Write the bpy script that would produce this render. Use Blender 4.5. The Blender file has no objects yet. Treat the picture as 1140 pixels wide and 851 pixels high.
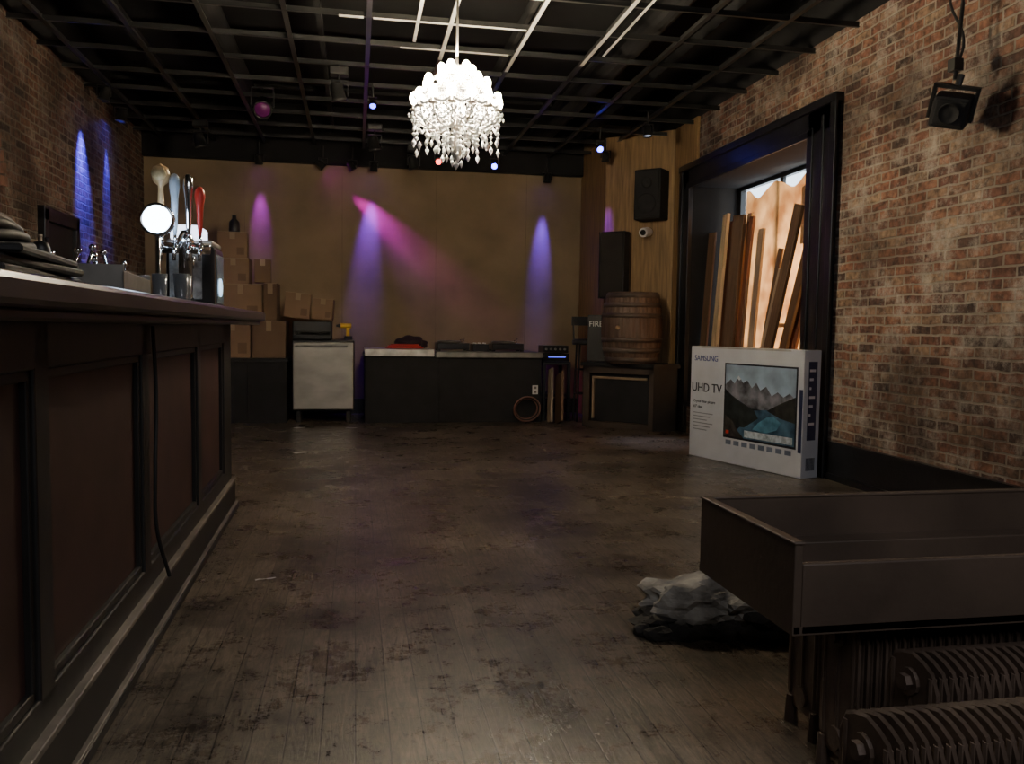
import bpy, bmesh, math, random
from mathutils import Vector, Matrix, Euler, noise
random.seed(7)
S=bpy.context.scene
COL=S.collection
# ------------------------------------------------------------------ materials
def mat(name,col,rough=.6,metal=0,var=.25,vscale=6,bump=.0,bscale=40,emit=None,estr=0,spec=.5,stretch=None,col2=None):
    m=bpy.data.materials.new(name);m.use_nodes=True
    N=m.node_tree.nodes;L=m.node_tree.links
    b=N['Principled BSDF']
    b.inputs['Roughness'].default_value=rough;b.inputs['Metallic'].default_value=metal
    b.inputs['Specular IOR Level'].default_value=spec
    if emit:
        b.inputs['Emission Color'].default_value=(*emit,1);b.inputs['Emission Strength'].default_value=estr
    tc=N.new('ShaderNodeTexCoord');mp=N.new('ShaderNodeMapping')
    L.new(tc.outputs['Object'],mp.inputs['Vector'])
    if stretch: mp.inputs['Scale'].default_value=stretch
    n=N.new('ShaderNodeTexNoise');n.inputs['Scale'].default_value=vscale;n.inputs['Detail'].default_value=6
    L.new(mp.outputs[0],n.inputs['Vector'])
    r=N.new('ShaderNodeValToRGB');r.color_ramp.elements[0].position=.3;r.color_ramp.elements[1].position=.7
    c2=col2 or tuple(min(1,c*(1+var)) for c in col)
    c1=tuple(c*(1-var) for c in col)
    r.color_ramp.elements[0].color=(*c1,1);r.color_ramp.elements[1].color=(*c2,1)
    L.new(n.outputs['Fac'],r.inputs[0]);L.new(r.outputs[0],b.inputs['Base Color'])
    if bump>0:
        n2=N.new('ShaderNodeTexNoise');n2.inputs['Scale'].default_value=bscale;n2.inputs['Detail'].default_value=4
        L.new(mp.outputs[0],n2.inputs['Vector'])
        bp=N.new('ShaderNodeBump');bp.inputs['Strength'].default_value=bump;bp.inputs['Distance'].default_value=.01
        L.new(n2.outputs['Fac'],bp.inputs['Height']);L.new(bp.outputs[0],b.inputs['Normal'])
    return m
def brick_mat(name,axis='y',tint=1.0,white=.5):
    m=bpy.data.materials.new(name);m.use_nodes=True
    N=m.node_tree.nodes;L=m.node_tree.links;b=N['Principled BSDF']
    g=N.new('ShaderNodeNewGeometry');sp=N.new('ShaderNodeSeparateXYZ');L.new(g.outputs['Position'],sp.inputs[0])
    add=N.new('ShaderNodeMath');add.operation='ADD';L.new(sp.outputs['X'],add.inputs[0]);L.new(sp.outputs['Y'],add.inputs[1])
    cb=N.new('ShaderNodeCombineXYZ');L.new(add.outputs[0],cb.inputs[0]);L.new(sp.outputs['Z'],cb.inputs[1])
    wn=N.new('ShaderNodeTexNoise');wn.inputs['Scale'].default_value=7;L.new(g.outputs['Position'],wn.inputs['Vector'])
    vs=N.new('ShaderNodeVectorMath');vs.operation='MULTIPLY_ADD';L.new(wn.outputs['Color'],vs.inputs[0]);vs.inputs[1].default_value=(.026,.026,0);L.new(cb.outputs[0],vs.inputs[2])
    br=N.new('ShaderNodeTexBrick');L.new(vs.outputs[0],br.inputs['Vector'])
    br.inputs['Scale'].default_value=1;br.inputs['Brick Width'].default_value=.2;br.inputs['Row Height'].default_value=.068
    br.inputs['Mortar Size'].default_value=.009;br.inputs['Mortar Smooth'].default_value=.4;br.inputs['Bias'].default_value=0
    br.inputs['Color1'].default_value=(0,0,0,1);br.inputs['Color2'].default_value=(1,1,1,1);br.inputs['Mortar'].default_value=(.5,.5,.5,1)
    r=N.new('ShaderNodeValToRGB');e=r.color_ramp.elements
    T=tint
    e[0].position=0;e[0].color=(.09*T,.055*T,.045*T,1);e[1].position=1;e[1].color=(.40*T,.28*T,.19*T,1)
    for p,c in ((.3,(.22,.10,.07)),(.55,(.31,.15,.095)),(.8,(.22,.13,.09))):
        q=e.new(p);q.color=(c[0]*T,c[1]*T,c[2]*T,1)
    L.new(br.outputs['Color'],r.inputs[0])
    n=N.new('ShaderNodeTexNoise');n.inputs['Scale'].default_value=22;n.inputs['Detail'].default_value=8;L.new(g.outputs['Position'],n.inputs['Vector'])
    mx=N.new('ShaderNodeMixRGB');mx.blend_type='MULTIPLY';mx.inputs[0].default_value=.85;L.new(r.outputs[0],mx.inputs[1])
    rr=N.new('ShaderNodeValToRGB');rr.color_ramp.elements[0].position=.32;rr.color_ramp.elements[0].color=(.25,.25,.25,1);rr.color_ramp.elements[1].position=.65;rr.color_ramp.elements[1].color=(1.3,1.25,1.2,1)
    L.new(n.outputs['Fac'],rr.inputs[0]);L.new(rr.outputs[0],mx.inputs[2])
    mm=N.new('ShaderNodeMixRGB');L.new(br.outputs['Fac'],mm.inputs[0]);L.new(mx.outputs[0],mm.inputs[1]);mm.inputs[2].default_value=(.34*T,.29*T,.23*T,1)
    pn=N.new('ShaderNodeTexNoise');pn.inputs['Scale'].default_value=3.2;pn.inputs['Detail'].default_value=12;pn.inputs['Roughness'].default_value=.82;L.new(g.outputs['Position'],pn.inputs['Vector'])
    pr=N.new('ShaderNodeValToRGB');pr.color_ramp.elements[0].position=.49;pr.color_ramp.elements[0].color=(0,0,0,1);pr.color_ramp.elements[1].position=.64;pr.color_ramp.elements[1].color=(white,white,white,1)
    L.new(pn.outputs['Fac'],pr.inputs[0])
    m2=N.new('ShaderNodeMixRGB');L.new(pr.outputs[0],m2.inputs[0]);L.new(mm.outputs[0],m2.inputs[1]);m2.inputs[2].default_value=(.58*T,.52*T,.45*T,1)
    dn=N.new('ShaderNodeTexNoise');dn.inputs['Scale'].default_value=1.3;dn.inputs['Detail'].default_value=7;L.new(g.outputs['Position'],dn.inputs['Vector'])
    dr=N.new('ShaderNodeValToRGB');dr.color_ramp.elements[0].position=.38;dr.color_ramp.elements[0].color=(.36,.34,.33,1);dr.color_ramp.elements[1].position=.6;dr.color_ramp.elements[1].color=(1,1,1,1)
    L.new(dn.outputs['Fac'],dr.inputs[0])
    m3=N.new('ShaderNodeMixRGB');m3.blend_type='MULTIPLY';m3.inputs[0].default_value=1;L.new(m2.outputs[0],m3.inputs[1]);L.new(dr.outputs[0],m3.inputs[2])
    L.new(m3.outputs[0],b.inputs['Base Color']);b.inputs['Roughness'].default_value=.85
    bp=N.new('ShaderNodeBump');bp.inputs['Strength'].default_value=1;bp.inputs['Distance'].default_value=.014;bp.invert=True
    sm=N.new('ShaderNodeMath');sm.operation='MULTIPLY_ADD';L.new(n.outputs['Fac'],sm.inputs[0]);sm.inputs[1].default_value=.6;L.new(br.outputs['Fac'],sm.inputs[2])
    L.new(sm.outputs[0],bp.inputs['Height']);L.new(bp.outputs[0],b.inputs['Normal'])
    return m
def floor_mat():
    m=bpy.data.materials.new('worn_floor_boards');m.use_nodes=True
    N=m.node_tree.nodes;L=m.node_tree.links;b=N['Principled BSDF']
    g=N.new('ShaderNodeNewGeometry');mp=N.new('ShaderNodeMapping');mp.inputs['Rotation'].default_value=(0,0,math.pi/2);L.new(g.outputs['Position'],mp.inputs['Vector'])
    br=N.new('ShaderNodeTexBrick');L.new(mp.outputs[0],br.inputs['Vector'])
    br.inputs['Scale'].default_value=1;br.inputs['Brick Width'].default_value=1.9;br.inputs['Row Height'].default_value=.095
    br.inputs['Mortar Size'].default_value=.0022;br.inputs['Mortar Smooth'].default_value=.2;br.offset=.37
    br.inputs['Color1'].default_value=(.80,.80,.80,1);br.inputs['Color2'].default_value=(1,1,1,1);br.inputs['Mortar'].default_value=(.18,.18,.18,1)
    gm=N.new('ShaderNodeMapping');gm.inputs['Scale'].default_value=(22,2.4,1);L.new(g.outputs['Position'],gm.inputs['Vector'])
    gn=N.new('ShaderNodeTexNoise');gn.inputs['Scale'].default_value=1.6;gn.inputs['Detail'].default_value=12;gn.inputs['Roughness'].default_value=.75;gn.inputs['Distortion'].default_value=2.4;L.new(gm.outputs[0],gn.inputs['Vector'])
    gr=N.new('ShaderNodeValToRGB');gr.color_ramp.elements[0].position=.35;gr.color_ramp.elements[0].color=(.038,.031,.025,1);gr.color_ramp.elements[1].position=.66;gr.color_ramp.elements[1].color=(.24,.20,.158,1)
    L.new(gn.outputs['Fac'],gr.inputs[0])
    pn=N.new('ShaderNodeTexNoise');pn.inputs['Scale'].default_value=1.3;pn.inputs['Detail'].default_value=14;pn.inputs['Roughness'].default_value=.75;L.new(g.outputs['Position'],pn.inputs['Vector'])
    pr=N.new('ShaderNodeValToRGB');pr.color_ramp.elements[0].position=.40;pr.color_ramp.elements[0].color=(.32,.30,.28,1);pr.color_ramp.elements[1].position=.62;pr.color_ramp.elements[1].color=(1.45,1.4,1.32,1)
    L.new(pn.outputs['Fac'],pr.inputs[0])
    a=N.new('ShaderNodeMixRGB');a.blend_type='MULTIPLY';a.inputs[0].default_value=1;L.new(gr.outputs[0],a.inputs[1]);L.new(br.outputs['Color'],a.inputs[2])
    c=N.new('ShaderNodeMixRGB');c.blend_type='MULTIPLY';c.inputs[0].default_value=1;L.new(a.outputs[0],c.inputs[1]);L.new(pr.outputs[0],c.inputs[2])
    sn=N.new('ShaderNodeTexNoise');sn.inputs['Scale'].default_value=3;sn.inputs['Detail'].default_value=15;sn.inputs['Roughness'].default_value=.88;L.new(g.outputs['Position'],sn.inputs['Vector'])
    sr=N.new('ShaderNodeValToRGB');sr.color_ramp.elements[0].position=.53;sr.color_ramp.elements[0].color=(0,0,0,1);sr.color_ramp.elements[1].position=.68;sr.color_ramp.elements[1].color=(.65,.65,.65,1)
    L.new(sn.outputs['Fac'],sr.inputs[0])
    d=N.new('ShaderNodeMixRGB');L.new(sr.outputs[0],d.inputs[0]);L.new(c.outputs[0],d.inputs[1]);d.inputs[2].default_value=(.30,.262,.215,1)
    L.new(d.outputs[0],b.inputs['Base Color'])
    rn=N.new('ShaderNodeMapRange');L.new(sn.outputs['Fac'],rn.inputs['Value']);rn.inputs['From Min'].default_value=.35;rn.inputs['From Max'].default_value=.65;rn.inputs['To Min'].default_value=.16;rn.inputs['To Max'].default_value=.46
    L.new(rn.outputs[0],b.inputs['Roughness'])
    bp=N.new('ShaderNodeBump');bp.inputs['Strength'].default_value=.5;bp.inputs['Distance'].default_value=.004
    sm=N.new('ShaderNodeMath');sm.operation='MULTIPLY_ADD';L.new(gn.outputs['Fac'],sm.inputs[0]);sm.inputs[1].default_value=.7;L.new(br.outputs['Color'],sm.inputs[2])
    L.new(sm.outputs[0],bp.inputs['Height']);L.new(bp.outputs[0],b.inputs['Normal'])
    return m
def glow(name,col,s,base=.5):
    return mat(name,tuple(base*c for c in col),.4,emit=col,estr=s,var=.02)
BLACK=mat('black_paint',(.014,.014,.014),.45,var=.3)
BLACKG=mat('black_gloss_trim',(.012,.012,.013),.28,var=.3,bump=.1)
BLACKM=mat('black_matte',(.010,.010,.011),.8,var=.3)
CEILM=mat('ceiling_matte_black',(.006,.006,.007),.9,var=.3)
RUB=mat('rubber_black',(.01,.01,.01),.6)
GRID=mat('dark_grid_metal',(.032,.032,.032),.35,.4,var=.6,vscale=1.5)
GRID_GLARE=mat('glare_grid_metal',(.75,.74,.70),.3,.3,var=.3,vscale=3)  # pale copy of the grid metal, chandelier glare put into the colour
STEEL=mat('brushed_steel',(.42,.40,.35),.42,.75,var=.18,vscale=3,stretch=(1,1,2))
STEELD=mat('dull_steel',(.22,.21,.19),.45,.7,var=.3)
CHROME=mat('chrome',(.75,.76,.78),.12,1,var=.05)
CARD=mat('cardboard',(.25,.16,.095),.85,var=.12,vscale=3,bump=.05)
CARD2=mat('cardboard_dark',(.16,.10,.06),.85,var=.12,vscale=3)
TAPE=mat('packing_tape',(.33,.24,.14),.35,var=.05)
PLY=mat('stained_plywood',(.25,.155,.07),.55,var=.35,vscale=2.5,stretch=(14,14,1.0))
WALLB=mat('brown_back_wall',(.24,.175,.105),.75,var=.22,vscale=1.6,bump=.15,bscale=60)
PANEL=mat('oxblood_panel',(.045,.020,.017),.5,var=.3,vscale=5)
STILE=mat('bar_black_wood',(.016,.015,.014),.42,var=.4,vscale=4,stretch=(6,6,1))
BTOP=mat('bar_top_wood',(.035,.027,.022),.3,var=.4,vscale=3,stretch=(8,1,8))
WHITE=mat('white_card',(.50,.52,.57),.5,var=.06)
WHITEP=mat('white_plastic',(.75,.75,.75),.4,var=.04)
NAVY=mat('navy_print',(.02,.025,.07),.4,var=.1)
INK=mat('black_ink',(.01,.01,.015),.5)
REDP=mat('red_paint',(.45,.03,.02),.35)
TAN=mat('tan_wood',(.45,.30,.15),.45)
YEL=mat('yellow_plastic',(.7,.42,.03),.45)
OAK=mat('barrel_oak',(.11,.068,.047),.6,var=.4,vscale=3,stretch=(10,10,1),bump=.2)
HOOP=mat('rusty_hoop',(.11,.085,.07),.5,.4,var=.4)
RAD=mat('cast_iron_paint',(.12,.085,.064),.5,.2,var=.35,bump=.2)
TRAYW=mat('dark_stained_box',(.078,.055,.040),.5,var=.3,vscale=3,bump=.1)
L1=mat('pine_lumber',(.62,.46,.27),.65,var=.2,vscale=3,stretch=(12,12,1))
L2=mat('redwood_lumber',(.20,.075,.04),.6,var=.3,vscale=3,stretch=(12,12,1))
L3=mat('walnut_lumber',(.12,.07,.04),.6,var=.3,vscale=3,stretch=(12,12,1))
L4=mat('grey_lumber',(.34,.26,.19),.7,var=.3,vscale=3,stretch=(12,12,1))
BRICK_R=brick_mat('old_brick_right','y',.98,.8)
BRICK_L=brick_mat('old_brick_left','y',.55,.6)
FLOOR=floor_mat()
# ------------------------------------------------------------------ mesh helpers
def link(o,parent=None):
    COL.objects.link(o)
    if parent: o.parent=parent
    return o
def empty(name,loc=(0,0,0),rz=0,rot=None):
    e=bpy.data.objects.new(name,None);e.empty_display_size=.1;e.location=loc
    e.rotation_euler=rot if rot else (0,0,rz)
    COL.objects.link(e);return e
def from_bm(name,bm,m,parent=None,smooth=False,loc=(0,0,0),rot=(0,0,0)):
    me=bpy.data.meshes.new(name);bm.normal_update();bm.to_mesh(me);bm.free()
    if m: me.materials.append(m)
    if smooth:
        for p in me.polygons:p.use_smooth=True
    o=bpy.data.objects.new(name,me);o.location=loc;o.rotation_euler=rot
    return link(o,parent)
def addbox(bm,a,b,M=None):
    r=bmesh.ops.create_cube(bm,size=1)
    c=[(a[i]+b[i])/2 for i in range(3)];s=[abs(b[i]-a[i]) for i in range(3)]
    T=Matrix.Translation(c)@Matrix.Diagonal((*s,1))
    if M: T=M@T
    bmesh.ops.transform(bm,matrix=T,verts=r['verts']);return r['verts']
def addcyl(bm,p1,p2,r1,r2=None,seg=16,caps=True):
    p1=Vector(p1);p2=Vector(p2);d=p2-p1;r2=r1 if r2 is None else r2
    r=bmesh.ops.create_cone(bm,cap_ends=caps,segments=seg,radius1=r1,radius2=r2,depth=d.length)
    q=Vector((0,0,1)).rotation_difference(d.normalized())
    bmesh.ops.transform(bm,matrix=Matrix.Translation((p1+p2)/2)@q.to_matrix().to_4x4(),verts=r['verts'])
def addsph(bm,c,r,sc=(1,1,1),seg=16):
    q=bmesh.ops.create_uvsphere(bm,u_segments=seg,v_segments=max(6,seg//2),radius=r)
    bmesh.ops.transform(bm,matrix=Matrix.Translation(c)@Matrix.Diagonal((*sc,1)),verts=q['verts'])
def boxes(name,lst,m,parent=None,bevel=0,loc=(0,0,0),rot=(0,0,0)):
    bm=bmesh.new()
    for a,b in lst: addbox(bm,a,b)
    o=from_bm(name,bm,m,parent,loc=loc,rot=rot)
    if bevel:
        md=o.modifiers.new('bev','BEVEL');md.width=bevel;md.segments=2;md.limit_method='ANGLE'
    return o
def box(name,a,b,m,parent=None,bevel=.004,loc=(0,0,0),rot=(0,0,0)):
    return boxes(name,[(a,b)],m,parent,bevel,loc,rot)
def cyl(name,p1,p2,r1,m,parent=None,r2=None,seg=20):
    bm=bmesh.new();addcyl(bm,p1,p2,r1,r2,seg);o=from_bm(name,bm,m,parent,smooth=False)
    for p in o.data.polygons:
        if len(p.vertices)==4:p.use_smooth=True
    return o
def lathe(name,prof,m,parent=None,seg=28,loc=(0,0,0),rot=(0,0,0),smooth=True,cap=True):
    bm=bmesh.new();rings=[]
    for r,z in prof:
        rings.append([bm.verts.new((r*math.cos(2*math.pi*i/seg),r*math.sin(2*math.pi*i/seg),z)) for i in range(seg)])
    for a,b in zip(rings,rings[1:]):
        for i in range(seg): bm.faces.new((a[i],a[(i+1)%seg],b[(i+1)%seg],b[i]))
    if cap and prof[0][0]>1e-4: bm.faces.new(rings[0][::-1])
    if cap and prof[-1][0]>1e-4: bm.faces.new(rings[-1])
    return from_bm(name,bm,m,parent,smooth,loc,rot)
def tube(name,pts,r,m,parent=None,cyclic=False,loc=(0,0,0),res=6):
    c=bpy.data.curves.new(name,'CURVE');c.dimensions='3D';c.bevel_depth=r;c.bevel_resolution=3;c.resolution_u=res
    s=c.splines.new('BEZIER');s.bezier_points.add(len(pts)-1)
    for p,q in zip(s.bezier_points,pts): p.co=q;p.handle_left_type=p.handle_right_type='AUTO'
    s.use_cyclic_u=cyclic;c.materials.append(m)
    o=bpy.data.objects.new(name,c);o.location=loc;return link(o,parent)
def text(name,body,size,m,parent,loc,rot,ext=.001):
    c=bpy.data.curves.new(name,'FONT');c.body=body;c.size=size;c.extrude=ext;c.materials.append(m)
    o=bpy.data.objects.new(name,c);o.location=loc;o.rotation_euler=rot;return link(o,parent)
def poly(name,pts,m,parent=None,loc=(0,0,0),rot=(0,0,0)):
    bm=bmesh.new();bm.faces.new([bm.verts.new(p) for p in pts]);return from_bm(name,bm,m,parent,loc=loc,rot=rot)
def prism(name,foot,z0,z1,m,parent=None,bevel=0):
    bm=bmesh.new();a=[bm.verts.new((x,y,z0)) for x,y in foot];b=[bm.verts.new((x,y,z1)) for x,y in foot];n=len(foot)
    bm.faces.new(a[::-1]);bm.faces.new(b)
    for i in range(n): bm.faces.new((a[i],a[(i+1)%n],b[(i+1)%n],b[i]))
    bmesh.ops.recalc_face_normals(bm,faces=bm.faces)
    return from_bm(name,bm,m,parent)
XR,XL,YB,YF,ZC=3.70,-2.60,11.2,-3.0,3.5
# ------------------------------------------------------------------ room shell
box('floor',(XL-.3,YF-.2,-.1),(4.5,YB+.2,0),FLOOR,bevel=0)
WY0,WY1,WZ0,WZ1=6.40,8.95,.35,2.78
WT=WZ1+.18
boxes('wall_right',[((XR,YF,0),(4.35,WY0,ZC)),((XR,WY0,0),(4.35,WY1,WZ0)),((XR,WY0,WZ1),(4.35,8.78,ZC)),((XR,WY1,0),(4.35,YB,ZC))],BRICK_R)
boxes('wall_right_wood',[((XR-.03,8.78,WT+.07),(XR,9.42,ZC)),((XR-.03,9.14,0),(XR,9.42,WT+.07)),((XR,8.78,WZ1),(4.35,8.95,ZC))],PLY)
lw=[((XL-.35,YF,0),(XL,5.3,ZC)),((XL-.35,6.75,0),(XL,YB,ZC)),((XL-.35,5.3,0),(XL-.0,6.75,1.15)),((XL-.35,5.3,1.15),(XL-.25,6.75,ZC))]
n=18
for i in range(n):
    y0=5.3+1.45*i/n;y1=5.3+1.45*(i+1)/n;ym=(y0+y1)/2-6.025
    zt=2.15+.5*math.sqrt(max(0,1-(ym/.73)**2))
    lw.append(((XL-.25,y0,zt),(XL,y1,ZC)))
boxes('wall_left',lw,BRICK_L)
bm=bmesh.new()
for i in range(22):
    a=math.pi*(i+.5)/22
    M=Matrix.Translation((XL+.012,6.025+.83*math.cos(a),2.15+.6*math.sin(a)))@Matrix.Rotation(math.atan2(.6*math.sin(a),.83*math.cos(a)),4,'X')
    addbox(bm,(-.012,-.1,-.036),(.012,.1,.036),M)
from_bm('trim_brick_arch',bm,mat('arch_brick',(.15,.075,.05),.85,var=.4,vscale=9,bump=.4))
box('wall_back',(XL-.3,YB,0),(4.35,YB+.15,3.95),WALLB,bevel=0)
boxes('trim_back_seams',[((x-.003,YB-.003,0),(x+.003,YB,3.2)) for x in (-1.4,-.18,1.04,2.26)],mat('seam',(.19,.135,.085),.8))
box('trim_back_soffit',(XL,YB-.10,3.22),(3.02,YB,3.95),CEILM,bevel=0)
prism('wall_corner_wood',[(3.70,9.40),(3.70,11.2),(3.02,11.2),(3.02,10.04)],0,ZC,PLY)
box('wall_front',(XL-.3,YF-.15,0),(4.35,YF,3.95),BLACKM,bevel=0)
box('ceiling',(XL-.35,YF-.15,3.95),(4.4,YB+.2,4.05),CEILM,bevel=0)
boxes('wall_upper_band',[((XL-.35,YF,ZC),(XL,YB,3.95)),((XR,YF,ZC),(4.35,YB,3.95))],CEILM)
boxes('baseboard_right',[((XR-.035,YF,0),(XR,5.98,.30)),((XR-.05,YF,0),(XR-.035,5.98,.05)),((XR-.045,YF,.27),(XR-.035,5.98,.30))],BLACKG)
boxes('baseboard_left',[((XL,-3,0),(XL+.03,YB,.25))],BLACKG)
boxes('baseboard_back',[((XL,YB-.03,0),(3.02,YB,.2))],BLACKG)
# ------------------------------------------------------------------ ceiling grid
bm=bmesh.new();zg=3.44
x=XL+.25
while x<XR:
    addbox(bm,(x-.019,YF,zg),(x+.019,YB-.1,zg+.004));addbox(bm,(x-.003,YF,zg),(x+.003,YB-.1,zg+.045));x+=.61
y=YF+.3
while y<YB-.1:
    addbox(bm,(XL,y-.012,zg-.001),(XR,y+.012,zg+.003));addbox(bm,(XL,y-.003,zg),(XR,y+.003,zg+.04));y+=.61
from_bm('ceiling_grid',bm,GRID)
# pale rails added under the grid: chandelier glare put into their colour
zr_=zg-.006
boxes('ceiling_grid_glare_rails',[((.12,6.435,zr_),(1.28,6.465,zr_+.004)),((.35,7.045,zr_),(1.25,7.075,zr_+.004)),
 ((.685,5.0,zr_),(.715,7.3,zr_+.004)),((.44,5.3,zr_),(.465,6.9,zr_+.004)),((1.295,5.2,zr_),(1.325,7.5,zr_+.004)),((1.905,5.4,zr_),(1.935,7.2,zr_+.004)),((2.02,5.4,zr_),(2.04,6.9,zr_+.004)),((.12,5.83,zr_),(1.28,5.85,zr_+.004)),((-.13,6.43,zr_),(.05,6.47,zr_+.004))],GRID_GLARE)
bm=bmesh.new()
for x in (-1.9,-.3,1.35,2.9):
    addbox(bm,(x-.02,YF,3.62),(x+.02,YB-.1,3.72))
for y in (1.1,3.6,6.2,8.1,9.8):
    addcyl(bm,(XL,y,3.8),(XR,y,3.8),.03,seg=10)
addcyl(bm,(2.4,YF,3.72),(2.4,YB-.1,3.72),.14,seg=20);addcyl(bm,(-1.2,YF,3.75),(-1.2,YB-.1,3.75),.1,seg=20)
from_bm('ceiling_duct_and_joists',bm,CEILM)
# ------------------------------------------------------------------ window
e=empty('window_1')
fx=XR-.05;A0=6.04
boxes('casing',[((fx,A0,0),(XR+.0,WY0+.02,WT)),((fx,8.93,0),(XR,9.14,WT)),((fx,A0,WZ1-.02),(XR,9.14,WT)),
 ((fx-.03,A0-.05,WT-.02),(XR,9.18,WT+.05)),((fx-.025,A0-.05,0),(fx,A0+.03,WT)),((fx-.015,WY0-.06,.3),(fx,WY0+.02,WZ1+.03)),((fx-.012,A0+.14,.3),(fx,A0+.18,WZ1+.1)),((fx-.015,WY0-.06,WZ1-.04),(fx,9.0,WZ1+.02)),((fx-.025,9.08,0),(fx,9.16,WT))],BLACKG,e,.006)
boxes('reveal',[((XR,WY0,WZ0),(4.3,WY0+.02,WZ1)),((XR,WY1-.02,WZ0),(4.3,WY1,WZ1)),((XR,WY0,WZ1-.02),(4.3,WY1,WZ1)),((fx,WY0,WZ0-.04),(4.3,WY1,WZ0+.005))],CEILM,e)
boxes('sash',[((4.24,WY0,WZ0),(4.30,WY0+.09,WZ1)),((4.24,WY1-.09,WZ0),(4.30,WY1,WZ1)),((4.24,WY0,WZ1-.06),(4.30,WY1,WZ1)),((4.24,WY0,WZ0),(4.30,WY1,WZ0+.09)),((4.25,7.94,WZ0),(4.29,8.0,WZ1))],BLACKG,e,.005)
pm=bpy.data.materials.new('kraft_paper_translucent');pm.use_nodes=True
N=pm.node_tree.nodes;Lk=pm.node_tree.links;b=N['Principled BSDF'];out=N['Material Output']
nz=N.new('ShaderNodeTexNoise');nz.inputs['Scale'].default_value=2.5;nz.inputs['Detail'].default_value=7
tc=N.new('ShaderNodeTexCoord');Lk.new(tc.outputs['Object'],nz.inputs['Vector'])
rp=N.new('ShaderNodeValToRGB');rp.color_ramp.elements[0].position=.38;rp.color_ramp.elements[0].color=(.26,.09,.025,1);rp.color_ramp.elements[1].position=.62;rp.color_ramp.elements[1].color=(.70,.33,.11,1)
Lk.new(nz.outputs['Fac'],rp.inputs[0])
tr=N.new('ShaderNodeBsdfTranslucent');Lk.new(rp.outputs[0],tr.inputs['Color'])
df=N.new('ShaderNodeBsdfDiffuse');df.inputs['Color'].default_value=(.35,.2,.11,1)
ms=N.new('ShaderNodeMixShader');ms.inputs[0].default_value=.6;Lk.new(df.outputs[0],ms.inputs[1]);Lk.new(tr.outputs[0],ms.inputs[2]);Lk.new(ms.outputs[0],out.inputs['Surface'])
bm=bmesh.new();ny=40;nzz=24
grid=[]
for j in range(nzz+1):
    row=[]
    for i in range(ny+1):
        yy=WY0+.03+(WY1-WY0-.30)*i/ny;top=WZ1-.17+.05*math.sin(i*.5)+.05*noise.noise((i*.3,0,0))
        zz=WZ0+.03+(top-WZ0)*j/nzz
        row.append(bm.verts.new((4.22+.012*noise.noise((yy*2,zz*2,1)),yy,zz)))
    grid.append(row)
for j in range(nzz):
    for i in range(ny): bm.faces.new((grid[j][i],grid[j][i+1],grid[j+1][i+1],grid[j+1][i]))
from_bm('paper_covering',bm,pm,e,smooth=True)
boxes('masking_tape',[((4.195,7.4,2.0),(4.20,7.46,2.55)),((4.195,6.9,1.2),(4.20,7.9,1.24))],mat('tape_mark',(.5,.3,.15),.6),e)
# ------------------------------------------------------------------ lumber
def plank(p1,p2,w,d,m,parent,name,twist=0):
    p1=Vector(p1);p2=Vector(p2);dv=p2-p1
    bm=bmesh.new();addbox(bm,(-d/2,-w/2,0),(d/2,w/2,dv.length))
    q=Vector((0,0,1)).rotation_difference(dv.normalized()).to_matrix().to_4x4()
    o=from_bm(name,bm,m,parent);o.matrix_local=Matrix.Translation(p1)@q@Matrix.Rotation(twist,4,'Z')
    md=o.modifiers.new('b','BEVEL');md.width=.003
    return o
e=empty('leaning_lumber')
z0=WZ0+.02
spec=[(8.84,8.86,2.25,.14,.025,L3,.1),(8.76,8.76,2.12,.10,.03,L4,.0),(8.66,8.72,2.36,.12,.03,L3,.2),(8.56,8.58,2.42,.14,.035,L1,-.1),(8.44,8.26,2.15,.08,.03,L1,0),
(8.32,8.38,2.30,.18,.03,L2,0),(8.22,8.20,2.36,.16,.04,L3,.3),(8.08,8.14,2.30,.16,.03,L3,-.2),(7.98,7.98,2.20,.10,.03,L4,.1),(8.48,8.64,2.05,.09,.03,L4,0),(8.15,8.05,2.33,.08,.03,L2,0),(8.38,8.30,2.40,.07,.03,L1,.2),
(7.50,7.00,2.30,.12,.035,L3,.1),(7.38,6.82,2.36,.12,.03,L3,0),(7.30,6.92,2.0,.10,.03,L2,.1),(7.62,7.34,1.75,.07,.025,L4,.2),(7.70,7.44,1.95,.06,.025,L3,.2),(7.44,6.88,2.34,.05,.05,L4,.1)]
for i,(ya,yb,zt,w,d,m_,tw) in enumerate(spec):
    xa=3.80+.07*(i%3);plank((xa,ya,z0),(xa+.12+.03*(i%2),yb,zt),w,d,m_,e,'plank_%d'%(i+1),tw)
# ------------------------------------------------------------------ bar counter
e=empty('bar_counter')
y1=5.42;SK=.175
box('carcass',(-1.28,-1.5,0),(-.80,y1-.02,1.165),BLACK,e,0)
st=[]
for ys in (-1.4,.0,1.02,2.06,3.10,4.22):
    st.append(((-.80,ys,.24),(-.765,ys+.10,1.165)))
st.append(((-.80,y1-.30,.24),(-.765,y1,1.165)))
st+=[((-.80,-1.5,1.04),(-.765,y1,1.165)),((-.80,-1.5,SK),(-.765,y1,.27))]
st+=[((-1.28,y1-.03,.0),(-.765,y1,1.165))]
boxes('stiles_and_rails',st,STILE,e,.006)
pl=[];ys=[-1.3,.1,1.12,2.16,3.20,4.32];ye=[.0,1.02,2.06,3.10,4.22,y1-.30]
for a,b_ in zip(ys,ye): pl.append(((-.80,a,.27),(-.792,b_,1.04)))
boxes('recessed_panels',pl,PANEL,e)
ml=[]
for a,b_ in zip(ys,ye):
    ml+=[((-.795,a,.27),(-.775,a+.02,1.04)),((-.795,b_-.02,.27),(-.775,b_,1.04)),((-.795,a,.27),(-.775,b_,.295)),((-.795,a,1.015),(-.775,b_,1.04))]
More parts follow.
